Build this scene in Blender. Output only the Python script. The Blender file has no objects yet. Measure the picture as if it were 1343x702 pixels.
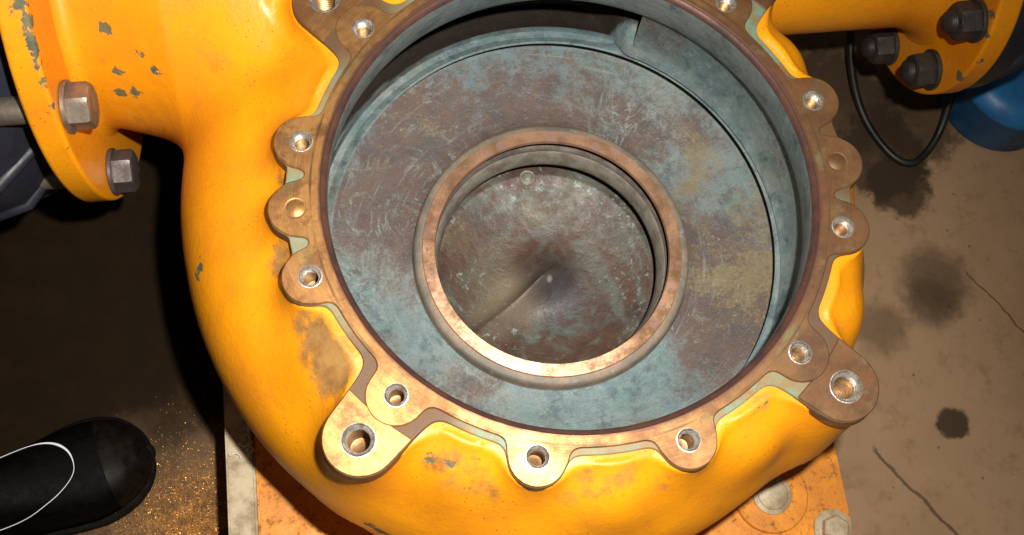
import bpy, bmesh, math, random
import numpy as np
from mathutils import Vector, Matrix, geometry
random.seed(7); rng = np.random.default_rng(7)
R = math.radians
sc = bpy.context.scene
COL = sc.collection

# ------------------------------------------------------------------ camera
cam_d = bpy.data.cameras.new('camera'); cam = bpy.data.objects.new('camera', cam_d); COL.objects.link(cam)
cam.location = (-0.08592, -0.2752, 0.63968)
cam.rotation_euler = (0.326, -0.071, 0.0)
cam_d.sensor_width = 36.0; cam_d.lens = 1400 / 1343 * 36.0
cam_d.clip_start = 0.01; cam_d.clip_end = 50
sc.camera = cam
# ------------------------------------------------------------------ world: a dim workshop
w = bpy.data.worlds.new('World'); sc.world = w; w.use_nodes = True
bg = w.node_tree.nodes['Background']
bg.inputs[0].default_value = (1.0, 0.86, 0.68, 1); bg.inputs[1].default_value = 0.06
# ------------------------------------------------------------------ the camera flash, up and right of the lens
fl_d = bpy.data.lights.new('flash', 'SPOT'); fl = bpy.data.objects.new('flash', fl_d); COL.objects.link(fl)
fl_d.shadow_soft_size = 0.011; fl_d.spot_size = R(112); fl_d.spot_blend = 1.0; fl_d.energy = 60.0; fl_d.color = (1.0, 0.95, 0.86)
cm = cam.rotation_euler.to_matrix()
fl.location = cam.location + cm @ Vector((0.066, 0.072, 0.0))
fl.rotation_euler = (Vector((-0.20, -0.15, -0.1)) - fl.location).to_track_quat('-Z', 'Y').to_euler()
# ------------------------------------------------------------------ view
vs = sc.view_settings
vs.view_transform = 'Standard'; vs.look = 'None'; vs.exposure = 0.0; vs.gamma = 1.0; vs.use_curve_mapping = False

# ------------------------------------------------------------------ frames
ROT = R(7.0)                 # the pump stands turned by seven degrees
ZB = -0.27                   # top of the base plate
ZF = -0.42                   # floor
CU, SU = math.cos(ROT), math.sin(ROT)
def P2W(x, y, z): return Vector((x * CU - y * SU, x * SU + y * CU, z))

# ------------------------------------------------------------------ node helpers
class NT:
    def __init__(s, name):
        s.m = bpy.data.materials.new(name); s.m.use_nodes = True
        s.t = s.m.node_tree; s.N = s.t.nodes; s.L = s.t.links
        s.b = s.N['Principled BSDF']
        s.co = s.N.new('ShaderNodeTexCoord').outputs['Object']
    def new(s, typ, **kw):
        n = s.N.new(typ)
        for k, v in kw.items(): setattr(n, k, v)
        return n
    def put(s, inp, v):
        if v is None: return
        if hasattr(v, 'is_linked') or hasattr(v, 'links'): s.L.new(v, inp)
        elif isinstance(v, (tuple, list)):
            inp.default_value = (*v, 1) if len(v) == 3 and len(inp.default_value) == 4 else v
        else: inp.default_value = v
    def noise(s, scale, detail=6, rough=.6, dist=0, vec=None, col=False):
        n = s.new('ShaderNodeTexNoise'); s.put(n.inputs['Vector'], vec if vec is not None else s.co)
        n.inputs['Scale'].default_value = scale; n.inputs['Detail'].default_value = detail
        n.inputs['Roughness'].default_value = rough; n.inputs['Distortion'].default_value = dist
        return n.outputs['Color' if col else 'Fac']
    def voro(s, scale, feature='F1', vec=None, out='Distance', rand=1):
        n = s.new('ShaderNodeTexVoronoi', feature=feature); s.put(n.inputs['Vector'], vec if vec is not None else s.co)
        n.inputs['Scale'].default_value = scale; n.inputs['Randomness'].default_value = rand
        return n.outputs[out]
    def ramp(s, f, a, b, lo=0., hi=1.):
        n = s.new('ShaderNodeMapRange', interpolation_type='SMOOTHSTEP'); s.put(n.inputs[0], f)
        n.inputs[1].default_value = a; n.inputs[2].default_value = b
        n.inputs[3].default_value = lo; n.inputs[4].default_value = hi
        return n.outputs[0]
    def math(s, op, a, b=0., c=None):
        n = s.new('ShaderNodeMath', operation=op); s.put(n.inputs[0], a); s.put(n.inputs[1], b)
        if c is not None: s.put(n.inputs[2], c)
        return n.outputs[0]
    def mix(s, f, a, b):
        n = s.new('ShaderNodeMix', data_type='RGBA'); s.put(n.inputs[0], f); s.put(n.inputs[6], a); s.put(n.inputs[7], b)
        return n.outputs[2]
    def mixf(s, f, a, b):
        n = s.new('ShaderNodeMix', data_type='FLOAT'); s.put(n.inputs[0], f); s.put(n.inputs[2], a); s.put(n.inputs[3], b)
        return n.outputs[0]
    def vmul(s, v, k):
        n = s.new('ShaderNodeVectorMath', operation='MULTIPLY'); s.put(n.inputs[0], v); n.inputs[1].default_value = k
        return n.outputs[0]
    def spot(s, p, r, soft=.5, warp=0.0, wscale=30):
        """1 inside a blotch of radius r round p, with a ragged edge"""
        n = s.new('ShaderNodeVectorMath', operation='DISTANCE'); s.put(n.inputs[0], s.co); n.inputs[1].default_value = p
        d = n.outputs['Value']
        if warp:
            k = s.noise(wscale, 5, .65); k = s.math('MULTIPLY_ADD', k, warp * 2, -warp); d = s.math('ADD', d, k)
        return s.ramp(d, r * (1 - soft), r * (1 + soft), 1, 0)
    def attr(s, name):
        n = s.new('ShaderNodeAttribute', attribute_name=name); return n.outputs['Fac']
    def polar(s):
        """(radius, angle, z) of the object position, for turned and machined marks"""
        sp = s.new('ShaderNodeSeparateXYZ'); s.put(sp.inputs[0], s.co)
        x, y, z = sp.outputs
        r = s.math('SQRT', s.math('ADD', s.math('MULTIPLY', x, x), s.math('MULTIPLY', y, y)))
        a = s.math('ARCTAN2', y, x)
        c = s.new('ShaderNodeCombineXYZ'); s.put(c.inputs[0], r); s.put(c.inputs[1], a); s.put(c.inputs[2], z)
        return c.outputs[0], r, a, z
    def bump(s, h, strength=.3, dist=.001):
        n = s.new('ShaderNodeBump'); s.put(n.inputs['Height'], h); n.inputs['Strength'].default_value = strength
        n.inputs['Distance'].default_value = dist
        if s.b.inputs['Normal'].is_linked: s.L.new(s.b.inputs['Normal'].links[0].from_socket, n.inputs['Normal'])
        s.L.new(n.outputs[0], s.b.inputs['Normal'])
    def fin(s, col, rough=.5, metal=0., spec=None, coat=None):
        s.put(s.b.inputs['Base Color'], col); s.put(s.b.inputs['Roughness'], rough); s.put(s.b.inputs['Metallic'], metal)
        if spec is not None: s.put(s.b.inputs['Specular IOR Level'], spec)
        if coat: s.b.inputs['Coat Weight'].default_value = coat; s.b.inputs['Coat Roughness'].default_value = .12
        return s.m

# ------------------------------------------------------------------ materials
def m_paint():
    t = NT('amber_paint')
    n1 = t.noise(5, 4, .55); n2 = t.noise(45, 6, .65); n3 = t.noise(260, 4, .6)
    n4 = t.noise(18, 8, .7, .5)
    base = t.mix(t.ramp(t.math('ADD', t.math('MULTIPLY', n1, .5), t.math('MULTIPLY', n4, .5)), .40, .62), (.80, .298, .0045), (.68, .232, .0040))
    base = t.mix(t.ramp(t.noise(34, 10, .78), .50, .72, 0, .45), base, (.48, .15, .010))
    base = t.mix(t.ramp(t.noise(300, 5, .75), .58, .72, 0, .35), base, (.36, .12, .012))
    # grime and rubbed places
    g = t.attr('grime')
    gm = t.ramp(t.math('ADD', t.math('MULTIPLY', g, .9), t.math('MULTIPLY', t.noise(70, 7, .75), .75)), .72, 1.0, 0, .85)
    grime = t.mix(t.ramp(t.noise(30, 5, .7), .4, .62), (.20, .125, .045), (.085, .045, .02))
    base = t.mix(gm, base, grime)
    # chips down to the grey-green primer
    c = t.attr('chip')
    cn = t.noise(120, 5, .7)
    cm_ = t.ramp(t.math('ADD', c, t.math('MULTIPLY', cn, .9)), 1.0, 1.06)
    fleck = t.math('MULTIPLY', t.ramp(t.voro(240), .17, .09), t.ramp(t.noise(13, 5, .65), .42, .60))
    fleck = t.math('MULTIPLY', fleck, t.ramp(t.noise(60, 2), .42, .5))
    chipcol = t.mix(t.ramp(t.noise(90, 4), .4, .6), (.07, .082, .05), (.13, .12, .06))
    base = t.mix(cm_, base, chipcol)
    base = t.mix(t.math('MULTIPLY', fleck, .8), base, (.10, .045, .012))
    anyc = t.math('MAXIMUM', cm_, gm)
    t.bump(n3, .42, .0007); t.bump(n2, .16, .0014); t.bump(n4, .07, .003); t.bump(t.noise(14, 3, .5), .12, .006); t.bump(t.math('SUBTRACT', 1.0, cm_), .5, .0006)
    return t.fin(base, t.mixf(anyc, t.ramp(n4, .3, .7, .32, .56), .75), 0, .5)

def m_machined():
    t = NT('machined_bronze')
    pv, r, a, z = t.polar()
    streak = t.noise(1, 6, .65, vec=t.vmul(pv, (1100, 9, 60)))
    streak2 = t.noise(1, 6, .65, vec=t.vmul(pv, (220, 5, 30)))
    cloud = t.noise(24, 9, .7); big = t.noise(9, 3, .5); fine = t.noise(240, 6, .75)
    col = t.mix(t.ramp(cloud, .34, .66), (.46, .235, .074), (.215, .095, .030))
    col = t.mix(t.ramp(streak2, .45, .70, 0, .7), col, (.19, .085, .030))
    col = t.mix(t.ramp(streak, .52, .74, 0, .4), col, (.55, .33, .145))
    # right painted browner, where the flash glint fades; rear browned too
    sp = t.new('ShaderNodeSeparateXYZ'); t.put(sp.inputs[0], t.co)
    dimmed = t.ramp(t.math('ADD', sp.outputs[0], t.math('MULTIPLY', big, .20)), .04, .26, 0, .88)
    up = t.ramp(t.math('ADD', sp.outputs[1], t.math('MULTIPLY', big, .12)), .08, .22, 0, .55)
    dimmed = t.math('MAXIMUM', dimmed, up)
    col = t.mix(dimmed, col, t.mix(t.ramp(cloud, .36, .64), (.135, .066, .027), (.070, .032, .016)))
    # rusty and greenish stains with their own shapes
    col = t.mix(t.ramp(t.noise(34, 9, .76), .48, .60, 0, .8), col, (.15, .062, .021))
    col = t.mix(t.ramp(t.noise(33, 8, .75, .5), .54, .68, 0, .65), col, (.17, .15, .070))
    col = t.mix(t.ramp(fine, .60, .72, 0, .5), col, (.12, .06, .03))
    edge = t.ramp(t.math('ADD', r, t.math('MULTIPLY_ADD', t.noise(50, 6, .7), .005, -.0025)), .1645, .1668, 1, 0)
    col = t.mix(t.math('MULTIPLY', edge, .85), col, t.mix(cloud, (.13, .055, .030), (.075, .032, .032)))
    ln = t.math('MULTIPLY', t.ramp(t.math('ABSOLUTE', t.math('SUBTRACT', r, .1705)), .0003, .0010, 1, 0), t.ramp(t.noise(30, 3), .36, .6))
    col = t.mix(t.math('MULTIPLY', ln, .8), col, (.08, .045, .022))
    t.bump(streak, .3, .0005); t.bump(cloud, .15, .001); t.bump(fine, .15, .0004)
    rg = t.math('ADD', t.ramp(cloud, .3, .7, .36, .56), t.math('MULTIPLY_ADD', fine, .25, -.125))
    return t.fin(col, t.mixf(dimmed, rg, .55), t.mixf(dimmed, .62, .3))

def m_cast():
    t = NT('verdigris_cast_flange')
    n = t.noise(26, 6, .65); n2 = t.noise(90, 6, .7)
    col = t.mix(t.ramp(n, .40, .60), (.185, .185, .105), (.215, .130, .052))
    col = t.mix(t.math('MULTIPLY', t.ramp(n2, .42, .62), t.ramp(t.noise(15, 3), .42, .55)), col, (.13, .24, .18))
    col = t.mix(t.ramp(t.noise(160, 6, .75), .55, .7, 0, .6), col, (.10, .06, .03))
    for p, r in (((-.135, -.118, 0), .035), ((-.118, -.135, 0), .03), ((.17, -.10, 0), .05), ((-.15, .14, 0), .045), ((.19, .02, 0), .055)):
        col = t.mix(t.math('MULTIPLY', t.spot(p, r, .4, .012), .9), col, t.mix(n2, (.12, .042, .012), (.062, .030, .013)))
    sp = t.new('ShaderNodeSeparateXYZ'); t.put(sp.inputs[0], t.co)
    side = t.ramp(t.math('ADD', sp.outputs[2], t.math('MULTIPLY_ADD', n, .004, -.002)), -.0045, -.0022, 1, 0)
    col = t.mix(side, col, t.mix(t.ramp(n2, .4, .6), (.20, .085, .026), (.10, .045, .02)))
    t.bump(n2, .4, .0012)
    return t.fin(col, .62, .15)

def verdigris(name, brown, ochre, spots=(), turned=False, ospots=(), deep_shade=False):
    t = NT(name)
    n = t.noise(17, 12, .78, .3); f = t.noise(95, 10, .8); s = t.noise(420, 5, .75); b = t.noise(7, 5, .6)
    c = t.mix(t.ramp(b, .36, .64), (.095, .142, .160), (.190, .210, .200))
    c = t.mix(t.ramp(f, .40, .72, 0, .8), c, (.215, .275, .265))
    c = t.mix(t.ramp(t.noise(30, 8, .72), .50, .64, 0, .6), c, (.095, .175, .162))
    c = t.mix(t.ramp(t.noise(42, 9, .75), .50, .64, 0, .8), c, (.050, .076, .092))
    bm = t.math('ADD', t.math('MULTIPLY_ADD', n, .7, .15), t.math('MULTIPLY_ADD', b, .75, brown - .375))
    for p, r, k in spots: bm = t.math('ADD', bm, t.math('MULTIPLY', t.spot(p, r, .95), k))
    bm = t.math('ADD', bm, t.math('MULTIPLY_ADD', f, .45, -.225))
    bm = t.math('ADD', bm, t.math('MULTIPLY_ADD', s, .4, -.2))
    br = t.mix(t.ramp(t.noise(40, 8, .7), .38, .64), (.092, .046, .032), (.060, .038, .038))
    c = t.mix(t.ramp(bm, .44, .66, 0, .88), c, br)
    om = t.math('ADD', t.noise(19, 11, .78, .6), ochre)
    for p, r, k in ospots: om = t.math('ADD', om, t.math('MULTIPLY', t.spot(p, r, .95), k))
    om = t.math('ADD', om, t.math('MULTIPLY_ADD', s, .5, -.25))
    c = t.mix(t.ramp(om, .52, .68, 0, .75), c, (.185, .145, .070))
    c = t.mix(t.ramp(s, .60, .72, 0, .5), c, (.36, .40, .36))
    c = t.mix(t.ramp(s, .42, .30, 0, .55), c, (.055, .055, .055))
    c = t.mix(t.ramp(t.voro(45), .05, .03, 0, .7), c, (.05, .038, .03))
    sc_ = t.new('ShaderNodeTexNoise'); t.put(sc_.inputs['Vector'], t.vmul(t.co, (240, 30, 30))); sc_.inputs['Detail'].default_value = 3
    gs = t.noise(20, 8, .7, 2.2); gs = t.math('ABSOLUTE', t.math('MULTIPLY_ADD', gs, 2, -1))
    c = t.mix(t.math('MULTIPLY', t.ramp(gs, .06, .0), t.ramp(t.math('ADD', t.noise(11, 3), t.math('MULTIPLY_ADD', f, .8, -.4)), .50, .68, 0, .5)), c, (.27, .36, .32))
    c = t.mix(t.ramp(sc_.outputs['Fac'], .72, .77, 0, .35), c, (.36, .38, .36))
    pv, r, a, z = t.polar(); arcs = t.noise(1, 6, .7, vec=t.vmul(pv, (330, 3.2, 40)))
    c = t.mix(t.ramp(arcs, .56, .72, 0, .40), c, (.26, .29, .27)); c = t.mix(t.ramp(arcs, .42, .30, 0, .40), c, (.05, .045, .045))
    if turned:
        k = t.noise(1, 5, .65, vec=t.vmul(pv, (500, 4, 500)))
        c = t.mix(t.ramp(k, .45, .75, 0, .5), c, (.085, .09, .105)); t.bump(k, .25, .0006)
    if deep_shade:  # shadow under the bore strip, painted in: colour darkens outward
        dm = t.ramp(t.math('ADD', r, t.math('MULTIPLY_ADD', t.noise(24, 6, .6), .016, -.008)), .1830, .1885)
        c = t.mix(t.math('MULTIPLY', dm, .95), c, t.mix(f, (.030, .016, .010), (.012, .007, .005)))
    t.bump(f, .6, .0020); t.bump(s, .45, .0007)
    return t.fin(c, t.ramp(f, .3, .7, .40, .66), 0.1, .45)

def m_ring():
    t = NT('worn_bronze_ring')
    pv, r, a, z = t.polar()
    k = t.noise(1, 4, .6, vec=t.vmul(pv, (700, 8, 60))); n = t.noise(24, 6, .7); f = t.noise(90, 6, .7)
    c = t.mix(t.ramp(n, .40, .62), (.80, .46, .29), (.52, .29, .165))
    sp = t.math('ADD', t.voro(75), t.math('MULTIPLY_ADD', f, .8, -.4))
    c = t.mix(t.math('MULTIPLY', t.ramp(sp, .42, .30), t.ramp(t.noise(18, 3), .36, .5)), c, (.72, .42, .32))
    c = t.mix(t.ramp(f, .60, .70, 0, .7), c, (.20, .15, .10))
    t.bump(k, .15, .0004); t.bump(f, .2, .0008)
    return t.fin(c, t.ramp(f, .3, .7, .20, .38), .8)

def m_hub():
    t = NT('hub_casting')
    n = t.noise(30, 6, .7); f = t.noise(110, 7, .7)
    c = t.mix(t.ramp(n, .4, .62), (.22, .165, .12), (.13, .115, .095))
    c = t.mix(t.ramp(f, .55, .7, 0, .7), c, (.25, .26, .23)); t.bump(f, .5, .0015)
    return t.fin(c, .6, .2)

def m_chamber():
    t = NT('suction_chamber_patina')
    pv, r, a, z = t.polar()
    n = t.noise(17, 8, .66, .8); f = t.noise(80, 8, .72)
    sw = t.noise(1, 6, .65, 1.0, vec=t.vmul(pv, (55, 1.6, 10)))
    c = t.mix(t.ramp(n, .38, .60), (.092, .112, .094), (.048, .028, .024))
    c = t.mix(t.ramp(sw, .44, .60, 0, .85), c, (.066, .028, .017))
    c = t.mix(t.ramp(t.noise(12, 5, .6), .55, .70, 0, .7), c, (.115, .098, .05))
    c = t.mix(t.math('MULTIPLY', t.spot((-.035, -.002, -.2), .032, .8, .012), .8), c, (.085, .060, .036))
    c = t.mix(t.math('MULTIPLY', t.spot((.010, -.012, -.2), .026, .8, .014), .8), c, (.036, .040, .058))
    c = t.mix(t.math('MULTIPLY', t.spot((-.030, -.018, -.2), .020, .9, .008), .7), c, (.19, .15, .10))
    c = t.mix(t.math('MULTIPLY', t.spot((-.055, -.038, -.2), .016, .9, .006), .7), c, (.17, .135, .095))
    c = t.mix(t.math('MULTIPLY', t.spot((.03, .03, -.2), .05, .9, .02), .5), c, (.050, .020, .010))
    sp = t.math('MULTIPLY', t.ramp(t.noise(180, 6, .75), .56, .64), t.ramp(t.noise(14, 4), .46, .60))
    c = t.mix(t.math('MULTIPLY', sp, .85), c, (.22, .29, .27))
    c = t.mix(t.spot((.002, -.003, -.19), .0035, .4, .001), c, (.26, .23, .19))
    t.bump(f, .5, .002)
    return t.fin(c, t.ramp(f, .3, .7, .35, .6), .15)

def m_simple(name, c1, c2, rough=(.4, .6), metal=0., scale=40, bump=.2, bd=.001, spec=None):
    t = NT(name); n = t.noise(scale, 7, .68); f = t.noise(scale * 6, 4, .6)
    c = t.mix(t.ramp(n, .38, .64), c1, c2); t.bump(n, bump, bd); t.bump(f, bump * .6, bd * .5)
    return t.fin(c, t.ramp(n, .3, .7, *rough), metal, spec)

def m_floor():
    t = NT('brown_concrete_floor')
    n = t.noise(3.2, 8, .6); f = t.noise(40, 8, .7); s = t.noise(220, 5, .7)
    c = t.mix(t.ramp(n, .35, .65), (.37, .235, .135), (.275, .168, .090))
    c = t.mix(t.ramp(f, .5, .72, 0, .45), c, (.150, .080, .040))
    c = t.mix(t.ramp(s, .62, .74, 0, .5), c, (.50, .35, .24))
    c = t.mix(t.ramp(t.voro(38), .07, .04, 0, .6), c, (.06, .035, .02))
    # oil soaked blotches, and shadow by the right flange painted as dark spots
    for p, r, k, sf in FLOOR_SPOTS: c = t.mix(t.math('MULTIPLY', t.spot(p, r, sf * .7, r * .5, 55), k), c, (.035, .020, .010))
    # scratches / cracks: thin dark lines
    sp = t.new('ShaderNodeSeparateXYZ'); t.put(sp.inputs[0], t.co)
    X, Y = sp.outputs[0], sp.outputs[1]
    wob = t.math('MULTIPLY_ADD', t.noise(22, 4), .016, -.008)
    for (x0, y0), (x1, y1), wd in FLOOR_LINES:
        L = math.hypot(x1 - x0, y1 - y0); ux, uy = (x1 - x0) / L, (y1 - y0) / L
        d = t.math('ADD', t.math('ADD', t.math('MULTIPLY', X, -uy), t.math('MULTIPLY', Y, ux)), uy * x0 - ux * y0)
        d = t.math('ABSOLUTE', t.math('ADD', d, wob))
        al = t.math('ADD', t.math('ADD', t.math('MULTIPLY', X, ux), t.math('MULTIPLY', Y, uy)), -(ux * x0 + uy * y0))
        k = t.math('MULTIPLY', t.ramp(d, wd * .4, wd, 1, 0), t.math('MULTIPLY', t.ramp(al, 0, .01), t.ramp(al, L - .01, L, 1, 0)))
        c = t.mix(t.math('MULTIPLY', k, .75), c, (.05, .032, .018))
    # the trodden oily ground to the left of the pump
    oil = t.math('ADD', X, t.math('MULTIPLY_ADD', t.noise(9, 7, .7), .16, -.08))
    om = t.ramp(oil, -.26, -.20, 1, 0)
    gap = t.spot((-.295, -.225, ZF), .115, .6, .05, 18)
    om = t.math('MULTIPLY', om, t.math('SUBTRACT', 1.0, t.math('MULTIPLY', gap, .75)))
    c = t.mix(t.math('MULTIPLY', t.spot((-.31, -.21, ZF), .09, .6, .03), .75), c, t.mix(t.ramp(s, .42, .6), (.06, .026, .007), (.34, .155, .035)))
    oc = t.mix(t.ramp(f, .45, .68), (.0042, .0022, .0009), (.010, .005, .0018))
    c = t.mix(t.math('MULTIPLY', om, .97), c, oc)
    t.bump(f, .25, .002); t.bump(s, .25, .0012)
    return t.fin(c, t.mixf(om, t.ramp(f, .3, .7, .6, .85), .8), 0, t.mixf(om, .3, .04))

def m_plate():
    t = NT('rusty_amber_plate')
    n = t.noise(14, 8, .68); f = t.noise(110, 7, .72)
    c = t.mix(t.ramp(n, .40, .62), (.72, .255, .008), (.52, .175, .008))
    c = t.mix(t.ramp(f, .52, .66, 0, .8), c, (.15, .05, .014))
    c = t.mix(t.ramp(t.noise(260, 4, .7), .62, .7, 0, .8), c, (.05, .022, .010))
    t.bump(f, .5, .0015)
    return t.fin(c, t.ramp(f, .3, .7, .35, .7), 0, .45)

FLOOR_SPOTS = [((.446, .078, ZF), .038, .62, .6), ((.440, .055, ZF), .028, .5, .6), ((.4457, -.0745, ZF), .017, .92, .22), ((.380, .026, ZF), .028, .5, .6),
               ((.405, .225, ZF), .052, .85, .25), ((.420, .190, ZF), .036, .85, .25), ((.36, .29, ZF), .07, .8, .3), ((.45, .27, ZF), .05, .8, .3), ((.40, .36, ZF), .09, .6, .4)]  # this row paints the shadow round the right flange and pipe
FLOOR_LINES = [((.354, -.099), (.494, -.252), .0026), ((.478, .096), (.56, .0), .0014)]
M = dict(paint=m_paint(), machined=m_machined(), cast=m_cast(), ring=m_ring(), hub=m_hub(), chamber=m_chamber(), floor=m_floor(), plate=m_plate(),
    bore=verdigris('verdigris_bore', -.13, -.12, turned=True),
    channel=verdigris('verdigris_channel', -.08, -.10, spots=(((.09, .14, -.06), .03, .12),), deep_shade=True),
    pan=verdigris('verdigris_pan', .015, -.06, spots=(((-.09, .10, -.13), .06, .20), ((.0, .14, -.13), .05, .12), ((.125, -.025, -.13), .05, .22), ((.11, -.10, -.13), .04, .12), ((-.13, .04, -.13), .05, .08)),
        ospots=(((.135, 0, -.13), .06, .13), ((.145, -.06, -.13), .04, .10), ((.12, .07, -.13), .03, .06))),
    insert=m_simple('bright_steel_thread', (.50, .47, .43), (.24, .20, .165), (.34, .55), .85, 160, .4),
    thread=m_simple('bronze_thread', (.34, .19, .075), (.18, .09, .04), (.35, .55), .7, 80, .3),
    bolt=m_simple('galvanised_bolt', (.36, .31, .25), (.20, .16, .13), (.34, .55), .75, 60, .35),
    bolt_dull=m_simple('dull_bolt', (.13, .11, .105), (.075, .062, .058), (.36, .6), .55, 60, .35),
    nut=m_simple('dark_nut', (.062, .056, .052), (.032, .028, .027), (.42, .62), .4, 70, .4),
    rubber=m_simple('navy_rubber', (.020, .022, .034), (.011, .012, .019), (.4, .6), 0, 40, .3),
    blue=m_simple('blue_paint', (.02, .17, .42), (.012, .11, .30), (.35, .55), 0, 30, .15),
    cable=m_simple('black_cable', (.008, .007, .006), (.014, .012, .010), (.4, .55), 0, 60, .1),
    leather=m_simple('black_leather', (.0012, .001, .001), (.0025, .002, .0018), (.5, .7), 0, 120, .4, spec=.06),
    toe=m_simple('scuffed_toe_cap', (.004, .003, .0022), (.009, .0065, .0045), (.32, .5), 0, 70, .3, spec=.06),
    sole=m_simple('rubber_sole', (.008, .007, .007), (.014, .012, .011), (.5, .7), 0, 80, .3, spec=.06),
    cloth=m_simple('black_trouser_cloth', (.004, .004, .004), (.007, .006, .006), (.8, .95), 0, 150, .4, spec=.1),
    piping=m_simple('white_piping', (.9, .9, .92), (.8, .8, .83), (.3, .4), 0, 60, .1),
    steel=m_simple('weathered_edge_steel', (.44, .36, .24), (.26, .19, .11), (.55, .8), 0.1, 45, .5, .0015),
    flake=m_simple('brass_shavings', (.80, .38, .08), (.35, .14, .03), (.35, .55), .4, 60, .1),
    white=m_simple('white_drip', (.62, .56, .46), (.45, .38, .30), (.5, .7), 0, 60, .2),
    plug=m_simple('pale_plug', (.22, .21, .17), (.11, .10, .075), (.5, .7), .1, 120, .4, .0008),
    lip=m_simple('lip_casting', (.20, .185, .155), (.12, .095, .075), (.5, .7), .1, 70, .5, .0015),
    dark=m_simple('recess_shade', (.06, .04, .03), (.035, .025, .02), (.5, .7), .3, 60, .3),
    patina_edge=m_simple('bruised_edge', (.12, .055, .038), (.060, .030, .028), (.35, .55), .4, 60, .3))

# ------------------------------------------------------------------ object helpers
def link(name, verts, faces, mat, parent=None, smooth=True, loc=None):
    me = bpy.data.meshes.new(name); me.from_pydata([tuple(v) for v in verts], [], [tuple(f) for f in faces]); me.update()
    if smooth:
        me.polygons.foreach_set('use_smooth', [True] * len(me.polygons))
    me.materials.append(M[mat]); o = bpy.data.objects.new(name, me); COL.objects.link(o)
    if parent is not None: o.parent = parent
    if loc is not None: o.location = loc
    return o
def sharp(o, deg=35):
    me = o.data; bm = bmesh.new(); bm.from_mesh(me)
    bmesh.ops.recalc_face_normals(bm, faces=bm.faces)
    for e in bm.edges:
        if len(e.link_faces) == 2 and e.calc_face_angle(0) > R(deg): e.smooth = False
    bm.to_mesh(me); bm.free(); return o
def thing(name, label, cat, loc=(0, 0, 0), rot=(0, 0, 0), group=None):
    o = bpy.data.objects.new(name, None); COL.objects.link(o); o.location = loc; o.rotation_euler = rot; o.empty_display_size = .02
    o['label'] = label; o['category'] = cat
    if group: o['group'] = group
    return o
def tag(o, label, cat, group=None):
    o['label'] = label; o['category'] = cat
    if group: o['group'] = group
    return o
def lathe(prof, n=96, axis='z', closed=False, c=(0, 0, 0)):
    V, F = [], []
    m = len(prof)
    for i in range(n):
        a = 2 * math.pi * i / n; ca, sa = math.cos(a), math.sin(a)
        for r, z in prof:
            p = (r * ca, r * sa, z) if axis == 'z' else (z, r * ca, r * sa)
            V.append((p[0] + c[0], p[1] + c[1], p[2] + c[2]))
    for i in range(n):
        j = (i + 1) % n
        for k in range(m - (0 if closed else 1)):
            l = (k + 1) % m
            F.append((i * m + k, j * m + k, j * m + l, i * m + l))
    return V, F
def tube(pts, rad, n=10, cap=True):
    pts = [Vector(p) for p in pts]; V, F = [], []
    rads = rad if isinstance(rad, (list, tuple)) else [rad] * len(pts)
    up = Vector((0, 0, 1)); prev = None
    for i, p in enumerate(pts):
        d = (pts[min(i + 1, len(pts) - 1)] - pts[max(i - 1, 0)]).normalized()
        if prev is None:
            s = d.cross(up); s = s.normalized() if s.length > 1e-3 else Vector((1, 0, 0))
        else: s = (prev - d * prev.dot(d)).normalized()
        prev = s; q = d.cross(s)
        for k in range(n):
            a = 2 * math.pi * k / n; V.append(p + (s * math.cos(a) + q * math.sin(a)) * rads[i])
    for i in range(len(pts) - 1):
        for k in range(n): F.append((i * n + k, i * n + (k + 1) % n, (i + 1) * n + (k + 1) % n, (i + 1) * n + k))
    if cap: F.append(tuple(range(n))[::-1]); F.append(tuple(range((len(pts) - 1) * n, len(pts) * n)))
    return V, F
def spline(P, n=12):
    P = [Vector(p) for p in P]; out = []
    for i in range(len(P) - 1):
        a, b, c, d = P[max(i - 1, 0)], P[i], P[i + 1], P[min(i + 2, len(P) - 1)]
        for k in range(n):
            t = k / n; out.append(.5 * ((2 * b) + (c - a) * t + (2 * a - 5 * b + 4 * c - d) * t * t + (3 * b - a - 3 * c + d) * t ** 3))
    out.append(P[-1]); return out

# ------------------------------------------------------------------ the flange outline (pump frame), as a 2-D distance field
BOLT_R, LUG_R = 0.1797, 0.2145
BOLTS = [15 + 30 * k for k in range(12)]
LUGS = [45, 135, 225, 315]
PLUGS = [0, 180]
def smin(a, b, k):
    h = np.clip(.5 + .5 * (b - a) / k, 0, 1); return b * (1 - h) + a * h - k * h * (1 - h)
def cs(a): return math.cos(R(a)), math.sin(R(a))
def flange2d(x, y):
    d = np.hypot(x, y) - .1765
    for a in BOLTS + PLUGS:
        c, s = cs(a); e = np.hypot(x - BOLT_R * c, y - BOLT_R * s) - .0182
        d = smin(d, e, .010)
    for a in (7.5, -7.5, 172.5, -172.5):
        c, s = cs(a); d = smin(d, np.hypot(x - .1745 * c, y - .1745 * s) - .0115, .006)
    for a in LUGS:
        c, s = cs(a); u = x * c + y * s; v = -x * s + y * c
        e = np.hypot(u - np.clip(u, .15, LUG_R - .002), v) - (.0235 + .003 * np.clip((LUG_R - u) / .04, 0, 1))
        d = smin(d, e, .010)
    return d
def machined2d(x, y):
    d = np.hypot(x, y) - .1722
    for a in BOLTS + PLUGS:
        c, s = cs(a); e = np.hypot(x - BOLT_R * c, y - BOLT_R * s) - .0190
        d = smin(d, e, .010)
    return np.maximum(d, flange2d(x, y) + .0001)
def pad2d(x, y, a):
    c, s = cs(a); u = x * c + y * s; v = -x * s + y * c
    return np.maximum(np.maximum(flange2d(x, y) + .0001, .1955 - np.hypot(x, y)), np.abs(v) - .03)
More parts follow.
